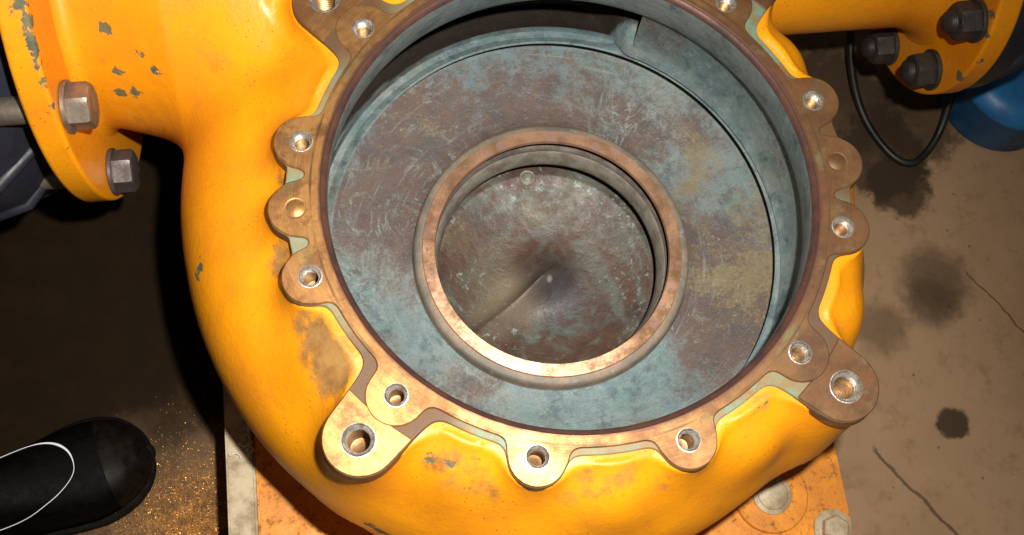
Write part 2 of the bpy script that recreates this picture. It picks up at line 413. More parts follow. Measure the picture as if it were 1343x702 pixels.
def contour(fn, x0, x1, y0, y1, h):
    """closed outlines of fn = 0 by marching squares"""
    xs = np.arange(x0, x1 + h, h); ys = np.arange(y0, y1 + h, h)
    D = fn(*np.meshgrid(xs, ys, indexing='ij')); I = D < 0
    code = I[:-1, :-1] * 1 + I[1:, :-1] * 2 + I[1:, 1:] * 4 + I[:-1, 1:] * 8
    pts, nxt = {}, {}
    def ep(i, j, e):
        a, b = {0: ((i, j), (i + 1, j)), 1: ((i + 1, j), (i + 1, j + 1)), 2: ((i, j + 1), (i + 1, j + 1)), 3: ((i, j), (i, j + 1))}[e]
        if (a, b) not in pts:
            t = D[a] / (D[a] - D[b]); pts[(a, b)] = (xs[a[0]] + t * (xs[b[0]] - xs[a[0]]), ys[a[1]] + t * (ys[b[1]] - ys[a[1]]))
        return (a, b)
    T = {1: [(0, 3)], 2: [(1, 0)], 3: [(1, 3)], 4: [(2, 1)], 5: [(0, 3), (2, 1)], 6: [(2, 0)], 7: [(2, 3)], 8: [(3, 2)], 9: [(0, 2)], 10: [(1, 0), (3, 2)], 11: [(1, 2)], 12: [(3, 1)], 13: [(0, 1)], 14: [(3, 0)]}
    for i, j in zip(*np.nonzero((code > 0) & (code < 15))):
        for a, b in T[int(code[i, j])]: nxt[ep(i, j, a)] = ep(i, j, b)
    loops = []
    while nxt:
        k = next(iter(nxt)); L = []
        while k in nxt: L.append(pts[k]); k = nxt.pop(k)
        loops.append(L)
    loops.sort(key=len, reverse=True); return loops
def area2(L): return .5 * sum(L[i - 1][0] * L[i][1] - L[i][0] * L[i - 1][1] for i in range(len(L)))
def relax(L, it=2):
    A = np.array(L)
    for _ in range(it): A = .5 * A + .25 * (np.roll(A, 1, 0) + np.roll(A, -1, 0))
    return A
def circle(cx, cy, r, n): return [(cx + r * math.cos(2 * math.pi * k / n), cy + r * math.sin(2 * math.pi * k / n)) for k in range(n)]
def plate(name, outer, holes, zt, zb, bev, mat, parent, loc, draft=0):
    """a flat plate with holes, its outer edge and hole mouths bevelled"""
    def ccw(L, pos): return L if (area2(L) > 0) == pos else L[::-1]
    loops = [ccw([tuple(p) for p in outer], True)] + [ccw([tuple(p) for p in h], False) for h in holes]
    V, F, tops = [], [], []
    for L in loops:
        A = np.array(L); T = np.roll(A, -1, 0) - np.roll(A, 1, 0); T /= np.linalg.norm(T, axis=1)[:, None] + 1e-12
        inn = A + np.stack([-T[:, 1], T[:, 0]], 1) * bev
        n = len(A); o = len(V)
        low = A - np.stack([-T[:, 1], T[:, 0]], 1) * draft if L is loops[0] else A
        V += [(x, y, zt) for x, y in inn] + [(x, y, zt - bev) for x, y in A] + [(x, y, zb) for x, y in low]
        for k in range(n):
            j = (k + 1) % n
            F.append((o + n + k, o + n + j, o + j, o + k)); F.append((o + 2 * n + k, o + 2 * n + j, o + n + j, o + n + k))
        tops.append([Vector((x, y, 0)) for x, y in inn]); tops[-1] = (o, tops[-1])
    idx = [o + k for o, t in tops for k in range(len(t))]
    for a, b, c in geometry.tessellate_polygon([t for o, t in tops]):
        va, vb, vc = V[idx[a]], V[idx[b]], V[idx[c]]
        s = (vb[0] - va[0]) * (vc[1] - va[1]) - (vb[1] - va[1]) * (vc[0] - va[0])
        F.append((idx[a], idx[b], idx[c]) if s > 0 else (idx[c], idx[b], idx[a]))
    o = link(name, V, F, mat, parent, False, loc); return o

# ------------------------------------------------------------------ the setting
V = [(-6, -6, ZF), (6, -6, ZF), (6, 6, ZF), (-6, 6, ZF)]
fo = link('floor', V, [(0, 1, 2, 3)], 'floor', smooth=False); fo['kind'] = 'structure'

# ------------------------------------------------------------------ the casting: a distance field of volute, pipes, bosses and lugs
AX_Y = .252
LF = dict(x=-.34, z=-.114, r=.171, rb=.148)      # suction flange (left)
RF = dict(x=.37, z=-.136, r=.129, rb=.107)       # discharge flange (right)
TH = np.array([-180, -160, -130, -100, -65, -15, 5, 22, 35, 50, 65, 78, 92, 110, 140, 165, 180.])
RO = np.array([.272, .262, .2485, .240, .2325, .231, .220, .206, .202, .214, .256, .290, .312, .315, .303, .283, .272])
RR = np.array([.118, .110, .097, .088, .080, .076, .062, .05, .046, .05, .075, .11, .13, .135, .132, .125, .118])
ZC, HZ = -.1325, .1105
TONGUE = 62.0                # where the volute passage begins
def body_sdf(x, y, z):
    r = np.hypot(x, y); th = np.degrees(np.arctan2(y, x))
    ro = np.interp(th, TH, RO); rr = np.interp(th, TH, RR); rc = ro - rr
    q = np.maximum(r - rc, 0)
    d = (((q / rr) ** 2.3 + (np.abs(z - ZC) / HZ) ** 2.3) ** (1 / 2.3) - 1) * np.minimum(rr, HZ)
    hollow = (np.sqrt((np.maximum(r - rc, 0) / np.maximum(rr - .014, .01)) ** 2 + ((z - ZC) / (HZ - .03)) ** 2) - 1) * .05
    # discharge pipe to the right
    yy = y - AX_Y
    rad = np.hypot(yy, z - RF['z'])
    neck = .067 + .012 * np.clip((x - .335) / .035, 0, 1) ** 2
    e = np.maximum(np.maximum(rad - neck, x - .375), .06 - x); d = smin(d, e, .030)
    # suction pipe to the left and its elbow
    rad2 = np.hypot(yy, z - LF['z'])
    neck = .112 + .022 * np.clip((x + .335) / .07, 0, 1)
    e = np.maximum(np.maximum(rad2 - neck, -.345 - x), x + .20)
    e = smin(e, np.sqrt((x + .20) ** 2 + (yy + .0) ** 2 + (z - LF['z'] + .004) ** 2) - .134, .03)
    d = smin(d, e, .035)
    # pads swelling up between the bosses
    for a in (30, 60, 90, 120, 150, -30, -60, -90, -120, -150):
        c, s = cs(a); u = x * c + y * s; v = -x * s + y * c
        e = (np.sqrt(((u - .180) / .031) ** 2 + (v / .034) ** 2 + ((z + .0405) / .033) ** 2) - 1) * .027
        d = smin(d, e, .024)
    # bosses and lugs as columns
    b2 = flange2d(x, y)
    e = np.maximum(np.maximum(b2 + .0010 - .10 * np.maximum(-z - .009, 0), z + .0070), -.10 - z); d = smin(d, e, .022)
    lim = z + .0030 - np.maximum(b2 - .003, 0) * 1.2; d = -smin(-d, -lim, .003)
    # pipe flanges
    e = np.maximum(np.maximum(rad2 - LF['r'] + .016, x - LF['x'] + .0015), LF['x'] - .012 - x); d = smin(d, e, .016)
    e = np.maximum(np.maximum(rad - RF['r'] + .014, RF['x'] + .0015 - x), x - RF['x'] - .012); d = smin(d, e, .012)
    # cut the seat of the flange faces, the bore and the volute passage
    d = np.maximum(d, -np.maximum(r - .1725, -.228 - z))
    d = np.maximum(d, -np.maximum(hollow, .10 - r))
    g = ((TONGUE - th) % 360) / 360; g = np.where((g < .3) | (g > .8), g, 0) ** 1.6
    d = np.maximum(d, -np.maximum(np.maximum(r - (.1755 + .074 * g), z + .037), -.142 - z))
    for a in BOLTS:
        c, s = cs(a); d = np.maximum(d, -np.maximum(np.hypot(x - BOLT_R * c, y - BOLT_R * s) - .0115, -.045 - z))
    for a in LUGS:
        c, s = cs(a); d = np.maximum(d, -np.maximum(np.hypot(x - LUG_R * c, y - LUG_R * s) - .0145, -.055 - z))
    return d
def surface_nets(fn, lo, hi, h):
    ax = [np.arange(lo[k], hi[k] + h, h, dtype=np.float32) for k in range(3)]
    D = np.empty([len(a) for a in ax], np.float32)
    for i0 in range(0, len(ax[0]), 24):
        X, Y, Z = np.meshgrid(ax[0][i0:i0 + 24], ax[1], ax[2], indexing='ij'); D[i0:i0 + 24] = fn(X, Y, Z)
    S = D < 0
    cnt = np.zeros([n - 1 for n in D.shape], np.int8)
    for i in (0, 1):
        for j in (0, 1):
            for k in (0, 1): cnt += S[i:i + cnt.shape[0], j:j + cnt.shape[1], k:k + cnt.shape[2]]
    act = (cnt > 0) & (cnt < 8); idx = -np.ones(cnt.shape, np.int32); C = np.argwhere(act); idx[act] = np.arange(len(C))
    acc = np.zeros((len(C), 3)); num = np.zeros(len(C))
    cr = [(i, j, k) for i in (0, 1) for j in (0, 1) for k in (0, 1)]
    for a in cr:
        for b in cr:
            if sum(b) - sum(a) == 1 and sum(abs(p - q) for p, q in zip(a, b)) == 1:
                da = D[C[:, 0] + a[0], C[:, 1] + a[1], C[:, 2] + a[2]]; db = D[C[:, 0] + b[0], C[:, 1] + b[1], C[:, 2] + b[2]]
                m = (da < 0) != (db < 0); t = np.where(m, da / np.where(m, da - db, 1), 0)
                acc += np.where(m[:, None], np.array(a) + t[:, None] * (np.array(b) - np.array(a)), 0); num += m
    V = (C + acc / num[:, None]) * h + np.array(lo)
    F = []
    for ax_ in range(3):
        o1, o2 = [(1, 2), (2, 0), (0, 1)][ax_]
        sl0 = [slice(None)] * 3; sl1 = [slice(None)] * 3; sl0[ax_] = slice(0, -1); sl1[ax_] = slice(1, None)
        E = np.argwhere(S[tuple(sl0)] != S[tuple(sl1)])
        ok = (E[:, o1] > 0) & (E[:, o2] > 0) & (E[:, o1] < D.shape[o1] - 1) & (E[:, o2] < D.shape[o2] - 1); E = E[ok]
        q = []
        for (p, r_) in ((-1, -1), (0, -1), (0, 0), (-1, 0)):
            e = E.copy(); e[:, o1] += p; e[:, o2] += r_; q.append(idx[e[:, 0], e[:, 1], e[:, 2]])
        q = np.stack(q, 1); fl_ = ~S[E[:, 0], E[:, 1], E[:, 2]]; q[fl_] = q[fl_][:, ::-1]; F.append(q)
    F = np.concatenate(F)
    # settle the points onto the surface
    for _ in range(2):
        e = h * .35; g = np.stack([fn(V[:, 0] + e * (k == 0), V[:, 1] + e * (k == 1), V[:, 2] + e * (k == 2)) - fn(V[:, 0] - e * (k == 0), V[:, 1] - e * (k == 1), V[:, 2] - e * (k == 2)) for k in range(3)], 1) / (2 * e)
        d = fn(V[:, 0], V[:, 1], V[:, 2]); st = d[:, None] * g / (np.sum(g * g, 1)[:, None] + .05)
        L = np.linalg.norm(st, axis=1)[:, None]; st *= np.minimum(1, h * .5 / (L + 1e-12)); V = V - st * .9
    return V, F

pump = thing('pump_casing', 'amber painted pump casing, opened to show its verdigris bore and scalloped bronze flange', 'pump casing', (0, 0, ZB), (0, 0, ROT))
UP = (0, 0, -ZB)
BV, BF = surface_nets(body_sdf, (-.38, -.29, -.27), (.41, .44, .066), .0027)
me = bpy.data.meshes.new('casing_body'); me.from_pydata(BV.tolist(), [], BF.tolist()); me.update()
me.polygons.foreach_set('use_smooth', [True] * len(me.polygons)); me.materials.append(M['paint'])
body = bpy.data.objects.new('casing_body', me); COL.objects.link(body); body.parent = pump; body.location = UP
# worn places of the paint (pump frame): centre, radius, strength
CHIPS = [(-.307, .162, -.034, .006, .62), (-.309, .166, -.034, .005, .55), (-.285, .145, -.043, .0055, .62), (-.277, .136, -.052, .006, .6), (-.305, .143, -.060, .006, .6),
         (-.309, .136, -.081, .006, .66), (-.298, .133, -.078, .007, .66), (-.304, .136, -.079, .005, .5), (-.298, .132, -.072, .005, .6),
         (-.344, .147, .021, .010, .58), (-.340, .142, .014, .009, .62), (-.341, .134, .009, .008, .6), (-.341, .127, .002, .008, .6), (-.341, .121, -.005, .007, .6), (-.341, .113, -.015, .006, .58), (-.340, .104, -.034, .006, .52), (-.341, .088, -.069, .006, .5),
         (-.253, -.011, -.065, .006, .62), (-.257, -.013, -.071, .007, .62), (-.252, -.006, -.064, .005, .55),
         (-.151, -.192, -.096, .007, .62), (-.147, -.196, -.100, .008, .62), (-.142, -.199, -.103, .006, .6),
         (.370, .148, -.075, .007, .62), (.370, .136, -.089, .006, .6), (.373, .125, -.113, .006, .55), (.370, .127, -.141, .007, .6),
         (-.110, -.164, -.014, .006, .55), (-.117, -.164, -.019, .006, .5), (-.099, -.170, -.012, .006, .48), (.102, -.156, -.004, .006, .5), (-.345, .10, -.04, .007, .5)]
GRIME = [(-.180, -.073, -.014, .012, .55), (-.171, -.085, -.010, .014, .68), (-.166, -.098, -.010, .015, .72), (-.163, -.108, -.012, .013, .70), (-.171, -.109, -.019, .014, .55), (-.177, -.095, -.016, .013, .5),
         (-.099, -.171, -.012, .012, .42), (-.085, -.177, -.014, .014, .42), (-.077, -.185, -.024, .014, .42), (-.108, -.167, -.015, .010, .42), (-.095, -.179, -.020, .012, .40),
         (-.194, -.024, -.017, .010, .62), (-.197, -.029, -.019, .010, .62), (-.191, .027, -.014, .009, .5),
         (-.013, -.194, -.012, .013, .40), (-.031, -.196, -.022, .012, .40), (.006, -.192, -.008, .013, .38), (-.019, -.187, -.009, .010, .42), (.097, -.156, -.004, .009, .45), (.03, -.198, -.016, .014, .34), (.055, -.19, -.012, .014, .34),
         (-.21, -.16, -.10, .03, .25), (-.19, -.18, -.11, .03, .25), (-.27, .12, -.09, .03, .22), (-.30, .10, -.13, .04, .45), (-.27, .095, -.14, .03, .45)]
CHIPS = [(x, y, z, r * 1.35, k + .04) for x, y, z, r, k in CHIPS]; GRIME = [(x, y, z, r * 1.35, k + .10) for x, y, z, r, k in GRIME]
def field(spots, BV):
    f = np.zeros(len(BV))
    for (x, y, z, r, k) in spots:
        d = np.linalg.norm(BV - np.array((x, y, z)), axis=1); f = np.maximum(f, k * np.clip(1.25 - d / r * .75, 0, 1) * (d < r * 1.6))
    return f
def wear(me, BV):
    for nm, sp in (('chip', CHIPS), ('grime', GRIME)):
        at = me.attributes.new(nm, 'FLOAT', 'POINT'); at.data.foreach_set('value', field(sp, BV).astype(np.float32))
wear(me, BV)
# the two pipe flanges: turned rims with softened edges
def pipe_flange(D, d):
    r, T, b = D['r'], .0205, .0022
    prof = [(.085, 0)] + [(q, 0) for q in np.linspace(.09, r - b, 30)] + [(r - b * .4, d * b * .15), (r, d * b)] + [(r, d * q) for q in np.linspace(b * 1.6, T - b * 1.6, 7)] + [(r, d * (T - b)), (r - b * .4, d * (T - b * .15)), (r - b, d * T), (.06, d * T)]
    Vv, Ff = lathe(prof, 360, 'x', c=(D['x'], AX_Y, D['z']))
    o = link('pipe_flange', Vv, Ff, 'paint', pump, True, UP); bm = bmesh.new(); bm.from_mesh(o.data); bmesh.ops.recalc_face_normals(bm, faces=bm.faces); bm.to_mesh(o.data); bm.free()
    wear(o.data, np.array(Vv))
pipe_flange(LF, -1); pipe_flange(RF, 1)

# --- faces of the flange
HOLES = [(BOLT_R * cs(a)[0], BOLT_R * cs(a)[1]) for a in BOLTS]
LHOLES = [(LUG_R * cs(a)[0], LUG_R * cs(a)[1]) for a in LUGS]
HR, LHR = .0067, .0097
lo_ = (-.26, .26, -.26, .26)
outB = relax(contour(flange2d, *lo_, .0012)[0])
plate('cast_flange', outB, [circle(0, 0, .1665, 180)] + [circle(x, y, HR, 28) for x, y in HOLES] + [circle(x, y, LHR, 32) for x, y in LHOLES], -.0016, -.0110, .0006, 'cast', pump, UP, .0012)
outA = relax(contour(machined2d, *lo_, .0012)[0])
plate('machined_face', outA, [circle(0, 0, .1638, 180)] + [circle(x, y, HR, 28) for x, y in HOLES], 0, -.0030, .0008, 'machined', pump, UP)
for a in LUGS:
    c, s = cs(a)
    L = relax(contour(lambda x, y: pad2d(x, y, a), .21 * c - .05, .21 * c + .05, .21 * s - .05, .21 * s + .05, .0010)[0])
    plate('lug_pad', L, [circle(LUG_R * c, LUG_R * s, LHR, 32)], -.0006, -.0030, .0008, 'machined', pump, UP)
# --- threaded inserts
def insert(x, y, r, depth, pitch):
    prof = [(r + .0010, .0002), (r + .0003, .0003), (r * .92, -.0018)]
    z = -.0018; first = None
    while z > -depth:
        prof += [(r * .74, z - pitch * .42), (r * .74, z - pitch * .58), (r * .92, z - pitch)]; z -= pitch
        if first is None and z < -.006: first = len(prof)
    a, b = prof[:first], prof[first - 1:] + [(r * .7, z), (.0001, z - r * .5)]
    Vv, Ff = lathe(a, 28, c=(x, y, 0)); o = sharp(link('threaded_insert', Vv, Ff, 'insert', pump, True, UP), 40)
    Vv, Ff = lathe(b, 28, c=(x, y, 0)); sharp(link('thread', Vv, Ff, 'thread', o, True), 40)
for x, y in HOLES: insert(x, y, HR, .024, .0018)
for x, y in LHOLES: insert(x, y, LHR, .034, .0024)
for a in PLUGS:
    c, s = cs(a); x, y = .1800 * c, .1800 * s
    Vv, Ff = lathe([(.0078, .00005), (.0066, .00016), (.0062, -.0003), (.0058, .00016), (.0001, .0002)], 32, c=(x, y, 0)); link('blind_plug', Vv, Ff, 'machined', pump, True, UP)
# --- bore, volute passage, pan, hub
Vv, Ff = lathe([(.1640, -.0012), (.1630, -.0022), (.1615, -.0030), (.1604, -.0055)], 200); link('bore_chamfer', Vv, Ff, 'patina_edge', pump, True, UP)
Vv, Ff = lathe([(.1604, -.0055), (.1603, -.010), (.1612, -.020), (.1632, -.032), (.1648, -.0385), (.1655, -.0400), (.1672, -.0405), (.180, -.0410)], 200); link('bore_wall', Vv, Ff, 'bore', pump, True, UP)
def channel():
    n = 240; Vv, Ff = [], []; m = None
    def profile(g):
        rc = .1705 + .074 * g; b = .0035 + .012 * g; e = rc - .1705
        return [(.166, -.0412), (rc - b, -.0415 - .004 * g), (rc - b * .3, -.0445 - b * .35), (rc, -.052 - .006 * g), (rc - .0005, -.066 - .01 * g), (rc - .001, -.075 - .02 * g), (rc - .002 - .004 * g, -.088 - .036 * g), (rc - .0035 - b * .9, -.097 - .040 * g), (.1700 + .55 * e, -.1000 - .034 * g), (.1690 + .28 * e, -.1010 - .018 * g), (.1680 + .08 * e, -.1022 - .005 * g), (.1672, -.1031), (.1660, -.1042), (.1668, -.1060), (.1785, -.1068)]
    p0 = profile(0)
    for i in range(n + 1):
        s = i / n; th = TONGUE - 360 * s                # clockwise from the tongue, the passage widens
        prof = profile(s ** 1.6); m = len(prof)
        q = min(1, max(0, (s - .955) / .045)); q = q * q * (3 - 2 * q)
        for k in range(4, m):                            # the lower half runs smoothly past under the tongue
            w_ = q * min(1, (k - 3) / 3); prof[k] = (prof[k][0] + (p0[k][0] - prof[k][0]) * w_, prof[k][1] + (p0[k][1] - prof[k][1]) * w_)
        c, sn = cs(th); Vv += [(r * c, r * sn, z) for r, z in prof]
    for i in range(n):
        for k in range(m - 1): Ff.append((i * m + k, i * m + k + 1, (i + 1) * m + k + 1, (i + 1) * m + k))
    # the tongue: a blunt wall where the passage closes on itself
    c0, s0 = cs(TONGUE); e = n * m; base = len(Vv)
    a, b_ = list(range(0, m)), list(range(e, e + m))
    for k in range(m - 1): Ff.append((a[k], a[k + 1], b_[k + 1], b_[k]))
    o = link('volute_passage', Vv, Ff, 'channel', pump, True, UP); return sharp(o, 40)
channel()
Vv, Ff = lathe([(.1785, -.100), (.1785, -.124), (.172, -.1252), (.162, -.1285), (.145, -.1335), (.127, -.1380), (.117, -.1392), (.1115, -.1388), (.1070, -.1375)], 200); link('pan', Vv, Ff, 'pan', pump, True, UP)
Vv, Ff = lathe([(.1085, -.1392), (.1074, -.1372), (.1066, -.1320), (.1058, -.1294), (.1040, -.1282), (.1000, -.1279)], 160); link('hub_collar', Vv, Ff, 'hub', pump, True, UP)
Vv, Ff = lathe([(.1004, -.1296), (.0999, -.1262), (.0995, -.1256), (.0904, -.1252), (.0900, -.1260), (.0899, -.1285), (.0905, -.1292), (.0975, -.1298)], 160); sharp(link('wear_ring', Vv, Ff, 'ring', pump, True, UP), 30)
Vv, Ff = lathe([(.0908, -.1448), (.0893, -.1460), (.0870, -.1600), (.0868, -.1622), (.0885, -.1640), (.118, -.1680), (.124, -.180), (.122, -.215)], 160); link('throat_lip', Vv, Ff, 'lip', pump, True, UP)
Vv, Ff = lathe([(.0970, -.1292), (.0985, -.131), (.0985, -.1420), (.0975, -.1440), (.0908, -.1448)], 160); link('ring_recess', Vv, Ff, 'dark', pump, True, UP)  # coloured dark to stand for the shade under the ring
def chamber():
    n, m = 300, 90; Vv, Ff = [], []
    for j in range(m + 1):
        r = .124 * j / m
        for i in range(n):
            th = 2 * math.pi * i / n; x, y = r * math.cos(th), r * math.sin(th)
            z = -.206 + .019 * min(1, r / .088) ** 2 + .012 * math.exp(-(r / .020) ** 2) + .003 * math.exp(-(r / .05) ** 2)
            a = R(216); al = x * math.cos(a) + y * math.sin(a); ac = -x * math.sin(a) + y * math.cos(a)
            # a splitter rib: steep on its lower right flank, a long slope on the other
            if al > -.02:
                h = .009 * min(1, max(0, (al + .02) / .03)); wd = .004 + .05 * max(al, 0); t = ac / wd
                z += h * (math.exp(-(abs(t) / .8) ** 1.3) if t < 0 else math.exp(-(t / 2.2) ** 1.4))
            Vv.append((x, y, z))
    for j in range(m):
        for i in range(n):
            k = (i + 1) % n; Ff.append((j * n + i, (j + 1) * n + i, (j + 1) * n + k, j * n + k))
    return link('suction_chamber', Vv, Ff, 'chamber', pump, True, UP)
chamber()
Vv, Ff = lathe([(.0070, -.2115), (.0068, -.2095), (.0056, -.2092), (.0050, -.2105), (.0046, -.2088), (.0001, -.2086)], 28, c=(-.0035, .0865, .0230)); link('drain_plug', Vv, Ff, 'plug', pump, True, UP)
Vv, Ff = lathe([(.15, -.235), (.15, -.25), (.154, -.262), (.158, -.269), (.001, -.269)], 64); link('pedestal', Vv, Ff, 'paint', pump, True, UP)

# ------------------------------------------------------------------ hex bolts on the suction flange
def hexprof(af, x0, x1, ch):
    """hex prism along x with chamfered outer end at x1"""
    rr = af / math.sqrt(3); n = 48; Vv, Ff = [], []
    d = 1 if x1 > x0 else -1
    rings = [(x0, 0), (x1 - d * ch * 1.2, 0), (x1 - d * ch * .3, 1), (x1, 2), (x1, 3)]
    for x, kind in rings:
        for k in range(n):
            a = 2 * math.pi * k / n; h = (a % (math.pi / 3)) - math.pi / 6; rh = af / 2 / math.cos(h)
            r = {0: rh, 1: min(rh, af / 2 * 1.07), 2: min(rh, af / 2 * .97), 3: .0001}[kind]
            Vv.append((x, r * math.cos(a + .35), r * math.sin(a + .35)))
    for j in range(len(rings) - 1):
        for k in range(n): l = (k + 1) % n; Ff.append((j * n + k, j * n + l, (j + 1) * n + l, (j + 1) * n + k))
    return Vv, Ff
def hex_bolt(ang, label, mat, tilt):
    y = AX_Y + LF['rb'] * math.cos(R(ang)); z = LF['z'] + LF['rb'] * math.sin(R(ang))
    t = thing('hex_bolt', label, 'bolt', P2W(LF['x'], y, z), (0, 0, ROT), 'bolts of the left pipe flange')
    t.rotation_euler = (tilt, 0, ROT); t.rotation_mode = 'XYZ'
    Vv, Ff = lathe([(.009, .0005), (.0185, .0005), (.0190, .0012), (.0190, .0036), (.0184, .0042), (.009, .0042)], 40, 'x'); sharp(link('washer', Vv, Ff, mat, t))
    Vv, Ff = hexprof(.030, .0042, .0190, .0020); sharp(link('head', Vv, Ff, mat, t), 28)
    Vv, Ff = lathe([(.010, .002), (.010, -.105), (.009, -.107), (.0001, -.107)], 28, 'x'); sharp(link('shank', Vv, Ff, 'bolt', t))
hex_bolt(157.5, 'bright hex head bolt with washer on the left flange, upper of two', 'bolt', .35)
hex_bolt(202.5, 'dull dark hex head bolt on the left flange, lower of two', 'bolt_dull', .1)

# ------------------------------------------------------------------ nuts on studs of the discharge flange
def stud_nut(ang, label, tilt):
    y = AX_Y + RF['rb'] * math.cos(R(ang)); z = RF['z'] + RF['rb'] * math.sin(R(ang))
    t = thing('stud_nut', label, 'nut', P2W(RF['x'], y, z), (tilt, 0, ROT), 'nuts of the right pipe flange')
    Vv, Ff = lathe([(.009, -.0005), (.0178, -.0005), (.0182, -.0012), (.0182, -.0034), (.0176, -.0040), (.009, -.0040)], 40, 'x'); sharp(link('washer', Vv, Ff, 'nut', t))
    Vv, Ff = hexprof(.028, -.0040, -.0205, .0020); sharp(link('nut', Vv, Ff, 'nut', t), 28)
    prof = [(.0088, .06), (.0088, -.0195)]; x = -.0195
    while x > -.0265: prof += [(.0082, x - .0009), (.0088, x - .0018)]; x -= .0018
    prof += [(.0072, x - .0012), (.0001, x - .0016)]
    Vv, Ff = lathe(prof, 28, 'x'); sharp(link('stud', Vv, Ff, 'nut', t), 50)
stud_nut(157.5, 'dark nut and stud on the right flange, nearest the frame corner', .2)
stud_nut(202.5, 'dark nut and stud at the bottom edge of the right flange, middle of three', .5)
stud_nut(247.5, 'dark nut and stud half hidden below the right pipe, beside the cable', .1)

# ------------------------------------------------------------------ neighbours of the two flanges
def rev_x(prof, c, n=72): return lathe(prof, n, 'x', c=c)
j = thing('rubber_joint', 'dark navy rubber expansion joint bolted behind the left flange', 'rubber joint', P2W(-.361, AX_Y, LF['z']), (0, 0, ROT))
Vv, Ff = rev_x([(.05, 0), (.118, 0), (.124, -.004), (.128, -.010), (.136, -.018), (.152, -.030), (.168, -.046), (.175, -.075), (.168, -.098), (.145, -.115), (.12, -.12), (.12, -.17)], (0, 0, 0)); link('bellows', Vv, Ff, 'rubber', j)
for k in range(16):
    a = 2 * math.pi * k / 16; c, s = math.cos(a), math.sin(a)
    Vv, Ff = tube([(-.004, .126 * c, .126 * s), (-.020, .138 * c, .138 * s), (-.046, .168 * c, .168 * s), (-.075, .178 * c, .178 * s)], [.004, .005, .006, .004], 8); link('rib', Vv, Ff, 'rubber', j)
j = thing('counter_flange', 'dark navy counter flange behind the right amber flange', 'pipe flange', P2W(.392, AX_Y, RF['z']), (0, 0, ROT))
Vv, Ff = rev_x([(.05, 0), (.122, 0), (.126, .003), (.126, .018), (.122, .022), (.085, .024), (.075, .034), (.072, .20)], (0, 0, 0)); sharp(link('disc', Vv, Ff, 'rubber', j))
for k in range(10):
    a = 2 * math.pi * (k + .3) / 10; c, s = math.cos(a), math.sin(a)
    Vv, Ff = tube([(.018, .118 * c, .118 * s), (.05, .106 * c, .106 * s), (.09, .08 * c, .08 * s)], [.008, .009, .005], 8); link('rib', Vv, Ff, 'rubber', j)
b = thing('blue_drum', 'small blue painted drum on the floor below the right flange', 'drum', (.545, .300, ZF))
Vv, Ff = lathe([(.062, 0), (.066, .004), (.066, .055), (.0685, .058), (.0685, .064), (.066, .067), (.062, .074), (.050, .079), (.02, .081), (.0001, .081)], 64); link('shell', Vv, Ff, 'blue', b)
Vv, Ff = lathe([(.012, .080), (.012, .088), (.010, .090), (.0001, .090)], 24, c=(.03, .0, 0)); link('bung', Vv, Ff, 'rubber', b)

# cable
pts = spline([(.335, .43, -.26), (.352, .385, -.33), (.366, .318, -.385), (.385, .270, -.411), (.410, .228, -.414), (.434, .215, -.414), (.456, .232, -.411), (.470, .262, -.395), (.472, .31, -.35), (.468, .36, -.30)], 14)
Vv, Ff = tube(pts, .0042, 12); tag(link('cable', Vv, Ff, 'cable'), 'thin black cable hanging in a loop below the right pipe', 'cable')

# ------------------------------------------------------------------ base plate
bp = thing('base_plate', 'amber steel base plate under the pump, rusty with a bare grey left edge', 'base plate', (0, 0, ZF), (0, 0, ROT))
def slab(name, x0, x1, y0, y1, z0, z1, mat, bev=.002):
    bm = bmesh.new(); bmesh.ops.create_cube(bm, size=1)
    for v in bm.verts: v.co = Vector((x0 + (v.co.x + .5) * (x1 - x0), y0 + (v.co.y + .5) * (y1 - y0), z0 + (v.co.z + .5) * (z1 - z0)))
    bmesh.ops.bevel(bm, geom=bm.edges[:], offset=bev, segments=2, affect='EDGES')
    me = bpy.data.meshes.new(name); bm.to_mesh(me); bm.free(); me.materials.append(M[mat]); o = bpy.data.objects.new(name, me); COL.objects.link(o); o.parent = bp; return o
slab('plate', -.2520, .2445, -.42, .42, .001, -ZF + ZB, 'plate')
slab('edge_bar', -.2768, -.2528, -.42, .42, .001, -ZF + ZB - .003, 'steel')
def W2P(x, y): return (x * CU + y * SU, -x * SU + y * CU)
px, py = W2P(.2000, -.1675); HB = ZB - ZF
Vv, Ff = lathe([(.032, HB - .001), (.032, HB + .0035), (.031, HB + .0045), (.012, HB + .0048), (.0001, HB + .0048)], 48, c=(px, py, 0)); sharp(link('pad', Vv, Ff, 'plate', bp))
def anchor(x, y, z, label, flat=False):
    t = thing('anchor_bolt', label, 'bolt', (x, y, z), (0, 0, .4), 'bolts of the base plate')
    Vv, Ff = lathe([(.0001, .0005), (.0165, .0005), (.0168, .0028), (.016, .0032), (.0001, .0033)], 36); sharp(link('washer', Vv, Ff, 'steel', t))
    if flat: Vv, Ff = lathe([(.0130, .003), (.0130, .0042), (.0120, .0050), (.0001, .0052)], 32)
    else: Vv, Ff = lathe([(.0115, .003), (.0115, .0105), (.0100, .0120), (.0001, .0125)], 6)
    link('head', Vv, Ff, 'steel', t, flat)
anchor(.2000, -.1675, ZB + .0048, 'greyish bolt head in a round pad of the amber base plate', True)
anchor(.2520, -.1955, ZB, 'rusty bolt at the right corner of the amber base plate')

